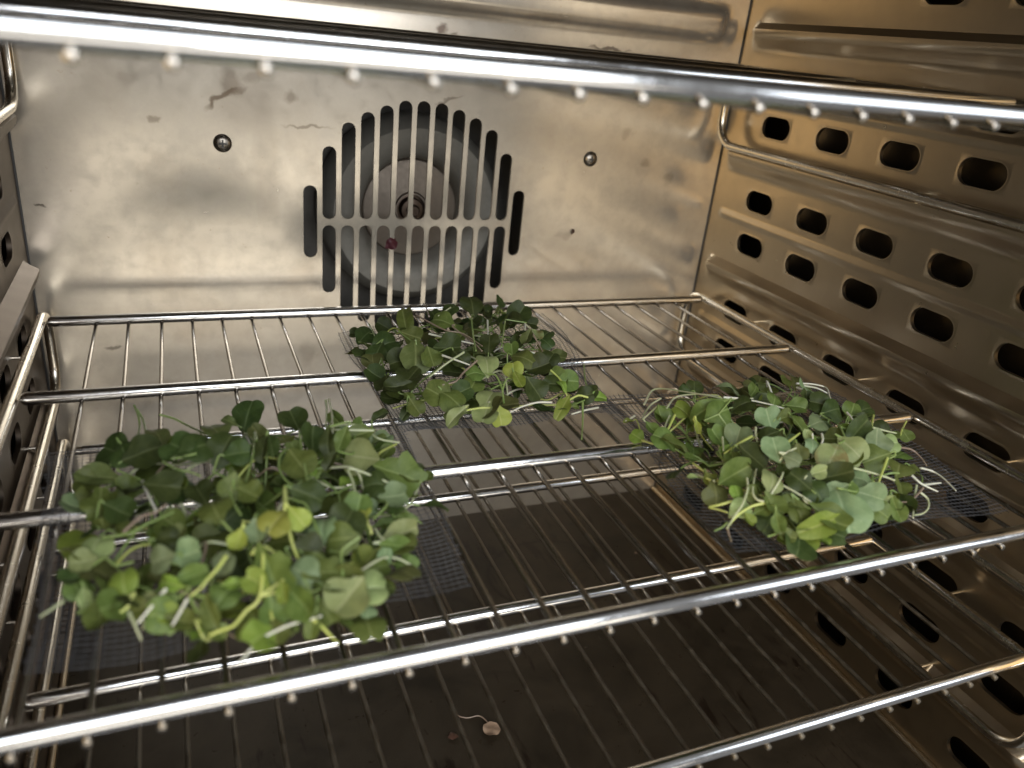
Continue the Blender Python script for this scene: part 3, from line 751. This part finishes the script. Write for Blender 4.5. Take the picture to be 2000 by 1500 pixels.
h(C_, [(1386,936,12,'bright',-70,'round'),(1352,930,9,'pale',170,'narrow')], None, 'green', .3)
h(C_, [(1430,896,15,'mid',90,'round'),(1415,880,12,'bright',-120,'narrow')], [(1400,885),(1418,878)], 'green', .4)
h(C_, [(1440,960,16,'bright',95,'round')], None, 'green', .45)
h(C_, [(1428,930,32,'mid',30,'narrow')], [(1380,934),(1400,940),(1420,940)], 'yellow', .45)
h(C_, [(1447,992,23,'pale',40,'round')], [(1422,1028),(1432,1010)], 'pale', .35)
h(C_, [(1509,988,22,'mid',-70,'narrow'),(1519,1022,18,'mid',-85,'narrow')], [(1500,968),(1498,982)], 'green', .35)
h(C_, [(1534,1048,18,'mid',-20,'narrow')], [(1517,1042),(1500,1045)], 'green', .0)
h(C_, [(1454,788,21,'dark',20,'round')], None, 'green', .45)
h(C_, [(1601,824,22,'grey',30,'round'),(1560,830,20,'mid',-80,'narrow')], None, 'green', .5)
h(C_, [(1675,842,27,'dark',50,'narrow')], [(1697,850)], 'green', .55)
h(C_, [(1562,886,18,'olive',-80,'round')], None, 'green', .5)
h(C_, [(1771,852,14,'mid',-70,'round')], [(1758,850),(1765,832),(1772,818)], 'yellow', .35)
h(C_, [(1600,788,24,'dark',160,'round'),(1630,800,22,'dark',20,'round')], None, 'green', .4)
h(C_, [(1560,795,20,'mid',-20,'round'),(1575,775,16,'dark',80,'round')], None, 'green', .4)
h(C_, [(1465,1016,14,'bright',-60,'round'),(1490,995,16,'mid',30,'round')], None, 'green', .3)
h(C_, [(1790,915,12,'mid',-40,'round')], None, 'green', .2)
h(C_, [(1500,850,20,'dark',200,'round')], None, 'green', .4)
for st, kd, dz in [([(1318,811),(1305,838),(1289,871)],'yellow',.45), ([(1258,790),(1279,760),(1344,766),(1416,778),(1471,778)],'pale',.45),
  ([(1300,800),(1320,776),(1360,770),(1404,773)],'pale',.4), ([(1413,776),(1450,779),(1500,789),(1536,799)],'white',.5),
  ([(1555,749),(1585,750),(1613,757),(1620,772),(1627,793)],'white',.35), ([(1556,757),(1585,768),(1606,783)],'white',.35),
  ([(1570,766),(1590,778),(1604,787)],'white',.35), ([(1562,752),(1595,758),(1616,768)],'white',.4), ([(1566,772),(1580,782),(1598,790)],'white',.3),
  ([(1469,852),(1440,868),(1414,886)],'yellow',.65), ([(1476,835),(1476,850),(1480,864),(1488,874)],'pale',.65), ([(1411,854),(1412,866),(1413,880)],'pale',.6),
  ([(1459,934),(1460,955),(1450,985),(1432,1012),(1420,1032)],'pale',.6), ([(1498,982),(1470,988),(1446,1002),(1430,1018),(1420,1032)],'yellow',.5),
  ([(1430,979),(1405,986),(1385,991),(1402,995),(1421,1001)],'yellow',.45), ([(1420,1030),(1424,1045),(1428,1057)],'purple',.1), ([(1421,1020),(1410,1030),(1395,1037)],'green',.15),
  ([(1733,895),(1722,925),(1711,957)],'yellow',.6), ([(1666,914),(1705,924),(1748,938)],'pale',.5), ([(1759,874),(1780,878),(1798,893),(1810,910)],'purple',.3),
  ([(1798,914),(1820,920),(1840,932),(1867,958)],'white',.1), ([(1805,947),(1820,945),(1838,943)],'white',.15), ([(1781,929),(1800,945),(1831,960)],'white',.2),
  ([(1790,948),(1786,975),(1783,1011)],'pale',.15), ([(1798,962),(1812,975),(1813,992),(1802,1003),(1786,1006)],'pale',.1),
  ([(1803,953),(1790,968),(1776,979),(1755,981)],'purple',.25), ([(1654,806),(1664,818),(1670,840)],'white',.5), ([(1704,835),(1728,841),(1754,847)],'pale',.5),
  ([(1492,980),(1478,975),(1470,958),(1477,916)],'pale',.55), ([(1535,866),(1550,855),(1562,846)],'yellow',.6), ([(1605,848),(1607,858),(1604,868)],'white',.6),
  ([(1308,812),(1300,830),(1298,850)],'pale',.35), ([(1240,812),(1230,818),(1222,822)],'white',.05), ([(1640,834),(1665,838),(1690,826)],'green',.5)]:
    h(C_, [], st, kd, dz)

def where(heap, p):
    P = FOOT[heap]; xs = [q.x for q in P]; ys = [q.y for q in P]
    u = (p.x-min(xs))/(max(xs)-min(xs)); v = (p.y-min(ys))/(max(ys)-min(ys))
    a = 'front' if v < .22 else 'back' if v > .78 else 'near side' if v < .42 else 'far side' if v > .6 else 'middle'
    b = 'left' if u < .3 else 'right' if u > .7 else 'centre'
    if a in ('near side', 'far side'): a = {'near side': 'lower', 'far side': 'upper'}[a]
    return f'{a} {b}'
recs = []
for i, (heap, leaves, stem, kind, dz) in enumerate(H):
    rr = random.Random(1000+i); pts = []
    first = (leaves[0][0], leaves[0][1]) if leaves else stem[len(stem)//2]
    c = lift(heap, *first, dz)
    root = root_at(Vector((c.x, c.y, c.z-.1)), 'x', GROUP[heap])
    bases = []
    for cx, cy, r, tone, ang, shp in leaves:
        p = lift(heap, cx, cy, dz); size = r/(FPX/depth(p))*{'narrow': 1.12, 'round': .98, 'jagged': .9}[shp]
        n = (TO_CAM*rr.uniform(.45, .75)+Vector((0, 0, 1))*rr.uniform(.35, .6)+Vector((rr.uniform(-.35, .35), rr.uniform(-.3, .3), 0))).normalized()
        v = CR*math.cos(rad(ang))+CU*math.sin(rad(ang)); y = (v-n*v.dot(n)).normalized()
        base = p-y*1.22*size
        base.z = max(base.z, .42); tip = p+y*size
        if tip.z < .42: base.z += .42-tip.z
        add_leaf(root, base, y, n, size, tone, rr, shp); bases.append((base, y, size))
    th = {'white': .028, 'pale': .027, 'yellow': .031, 'green': .027, 'purple': .027}[kind]
    if stem:
        sp = [lift(heap, x, y, dz) for x, y in stem]
        for k, q in enumerate(sp): q.z = max(.45, q.z-(.0 if not leaves else .04*k))
        if not leaves and len(stem) < 4: th *= 1.1
        if len(sp) == 1: sp.append(sp[0]+Vector((rr.uniform(-.4, .4), rr.uniform(-.2, .5), -.4)))
        if bases:
            b, y, s_ = bases[0]; sp = [b+y*.05*s_]+sp if (b-sp[0]).length < (b-sp[-1]).length else sp+[b+y*.05*s_]
            add_stem(root, sp, th, th*.9, kind)
            for b, y, s_ in bases[1:]:
                q = min(sp, key=lambda t: (t-b).length); q = q if (q-b).length > .05 else bases[0][0]
                add_stem(root, [b+y*.05*s_, b-y*.12, q], th*.55, th*.8, kind)
        else: add_stem(root, sp, th*1.1, th*.6, kind)
    else:
        b0 = sum((b for b, _, _ in bases), Vector())/len(bases); node = b0-sum((y for _, y, _ in bases), Vector()).normalized()*.15+Vector((0, 0, -.15))
        for b, y, s_ in bases: add_stem(root, [b+y*.06*s_, b-y*.1, node], th*.6, th*.8, kind)
        cen = sum((Vector((q.x, q.y, 0)) for q in FOOT[heap]), Vector())/len(FOOT[heap])
        d = (cen-node); d.z = 0; d = d.normalized()*rr.uniform(.6, 1.6)+Vector((rr.uniform(-.7, .7), rr.uniform(-.7, .7), 0))
        e = node+d; e.z = .42; m = node+d*.5; m.z = (node.z+.42)/2+rr.uniform(-.1, .2)
        node.z = max(.42, node.z); add_stem(root, [node, m, e], th*.9, th*.75, kind)
    if leaves:
        szp = leaves[0][2]/(FPX/depth(c)); sz = 'large' if szp > .45 else 'small' if szp < .27 else 'mid-sized'
        shp = {'round': 'rounded', 'narrow': 'folded narrow', 'jagged': 'wavy-edged'}[leaves[0][5]]
        txt = f"{'paired' if len(leaves) > 1 else 'single'} {sz} {shp} {TONE_WORD[leaves[0][3]]} leaf sprout"
    else: txt = f"bare {dict(white='whitish', pale='pale', yellow='yellow-green', green='green', purple='purplish')[kind]} stem"
    recs.append((root, txt, where(heap, c), heap, first[0]))
by = {}
for r_ in recs: by.setdefault((r_[1], r_[2], r_[3]), []).append(r_)
ORD = ['leftmost', 'second', 'third', 'fourth', 'fifth', 'sixth', 'seventh', 'eighth', 'ninth', 'tenth', 'eleventh', 'twelfth']
def give(by):
    for (txt, wh, heap), rs in by.items():
        rs.sort(key=lambda r: r[4])
        for k, r in enumerate(rs):
            r[0]['label'] = f"{txt}, {wh} of {heap} heap" + ('' if len(rs) == 1 else ', leftmost' if k == 0 else ', rightmost' if k == len(rs)-1 else f", {ORD[min(k, 11)]} from left")
give(by)
# sprouts buried among them
fb = {}
def filler(heap, n, seed):
    rr = random.Random(seed); P = FOOT[heap]; xs = [q.x for q in P]; ys = [q.y for q in P]; made = 0
    while made < n:
        p = Vector((rr.uniform(min(xs), max(xs)), rr.uniform(min(ys), max(ys)), 0)); d = edge_dist(P, p.to_2d())
        if d < .46: continue
        made += 1
        top = heap_z(heap, p); z = rr.uniform(.45, max(.5, top-.22)); node = Vector((p.x, p.y, z))
        root = root_at(node, 'x', f'sprouts buried inside the {heap} heap'); tones = []
        a = rr.uniform(0, 2*math.pi)
        for _ in range(8):
            L = rr.uniform(1.2, 3.0); e = node+Vector((math.cos(a)*L, math.sin(a)*L, 0))
            if edge_dist(P, e.to_2d()) > -.15: break
            a = rr.uniform(0, 2*math.pi)
        e.z = rr.uniform(.41, .6); b = rr.uniform(-.5, .5)
        side = Vector((-math.sin(a), math.cos(a), 0))
        m1 = node.lerp(e, .33)+side*b; m1.z = z+rr.uniform(-.2, .5); m2 = node.lerp(e, .7)+side*b*.7; m2.z = rr.uniform(.45, .8)*.5+z*.5
        kd = rr.choice(['green', 'green', 'pale', 'pale', 'white', 'purple', 'yellow'])
        add_stem(root, [node, m1, m2, e], .033, .018, kd)
        for s_ in rr.choice([(1, -1), (1, -1, .2), (1, -1, .5, -.3), (1.2, -.9, .1)]):
            aa = a+math.pi+s_*rr.uniform(.7, 1.5); y = Vector((math.cos(aa), math.sin(aa), rr.uniform(-.25, .6))).normalized()
            pet = rr.uniform(.15, .65); size = rr.uniform(.15, .37)
            nrm = Vector((rr.gauss(0, .6), rr.gauss(0, .6)-.25, 1)); base = node+y*pet
            if (base+y*size*2.2).z < .42: y.z = .1; base.z = max(base.z, .45)
            tone = rr.choice(['dark', 'dark', 'mid', 'mid', 'mid', 'olive', 'grey', 'bright'] if heap != 'rear' else ['dark', 'dark', 'dark', 'mid', 'olive'])
            tones.append(tone); add_leaf(root, base, y, nrm, size, tone, rr, rr.choice(['round', 'round', 'narrow']))
            add_stem(root, [node, node+y*pet*.5+Vector((0, 0, .04)), base+y*.05*size], .026, .022, 'green')
        c2 = (node-EYE); sx = 1000+FPX*c2.dot(CR)/c2.dot(CF)
        fb.setdefault((f"buried sprout, {TONE_WORD[tones[0]]} leaf, {dict(white='whitish', pale='pale', yellow='yellow', green='green', purple='purplish')[kd]} stem", where(heap, node), heap), []).append((root, 0, 0, 0, sx))
filler('left', 82, 5); filler('rear', 50, 6); filler('right', 58, 7); give(fb)

# ------------------------------------------------------------------ dried bits
def bit(name, p, nrm, size, mat, label, cat, seed, var=None, spin=0.0):
    me = (var or VAR[seed % 16]).copy(); me.name = name; me.materials.clear(); me.materials.append(mat)
    for v in me.vertices: v.co.y -= 1.22*S; v.co.z += .12*S*math.sin(v.co.x/S*3+seed)+.1*S*math.cos(v.co.y/S*4)
    o = link(name, me); n = Vector(nrm); t = Vector((math.cos(spin), math.sin(spin)*(1 if abs(n.z) > .5 else 0), math.sin(spin)*(0 if abs(n.z) > .5 else 1)))
    m = basis(t, n) @ Matrix.Diagonal((size, size, size, 1)); m.translation = Vector(p)*S; o.matrix_world = m
    return tag(o, label, cat)
M_PURP = plain('dried_purple_leaf', (.075, .016, .022), .5); M_DRY = plain('dried_brown_leaf', (.26, .175, .115), .55); M_RED = plain('dried_red_bit', (.075, .035, .022), .5)
p = aty(766, 476, YB-.1); bit('dried_leaf', p, (0, -1, .2), .26, M_PURP, 'shrivelled dark purple leaf caught on the slotted fan grille', 'dried leaf', 3, None, .6)
p = aty(1119, 452, YB-.08); bit('dried_leaf', p, (0, -1, 0), .13, M_RED, 'tiny dried reddish bit stuck on the back wall right of the grille', 'dried leaf', 5, NARROW[0], 1.2)
p = atz(960, 1425, ZF+.12); bit('dried_leaf', p, (0, 0, 1), .26, M_DRY, 'curled brown dried leaf lying on the dark oven floor', 'dried leaf', 7, None, 1.0)
p = atz(886, 1436, ZF+.12); bit('dried_leaf', p, (0, 0, 1), .17, M_RED, 'small dark dried crumb beside the curled brown leaf on the floor', 'dried leaf', 8, None, .2)
pts = [atz(x, y, ZF+.06) for x, y in ((884, 1380), (892, 1396), (912, 1402), (935, 1398), (950, 1408), (957, 1420))]
mb = MB(); mb.tube(spline(pts), .022, 6); tag(mb.build('dried_sprout', STEM['purple']), 'thin dried stem curling off the brown leaf on the oven floor', 'dried sprout')
for i, (x, y) in enumerate(((1242, 1080), (1110, 1130))):
    p = atz(x, y, ZF+.06); bit('crumb', p, (0, 0, 1), .07, M_DRY, ['tiny pale crumb on the dark floor left of the right heap', 'tiny crumb on the dark floor below the shelf middle'][i], 'crumb', i)
# clean helper keys
for o in bpy.data.objects:
    if '_o' in o: del o['_o']
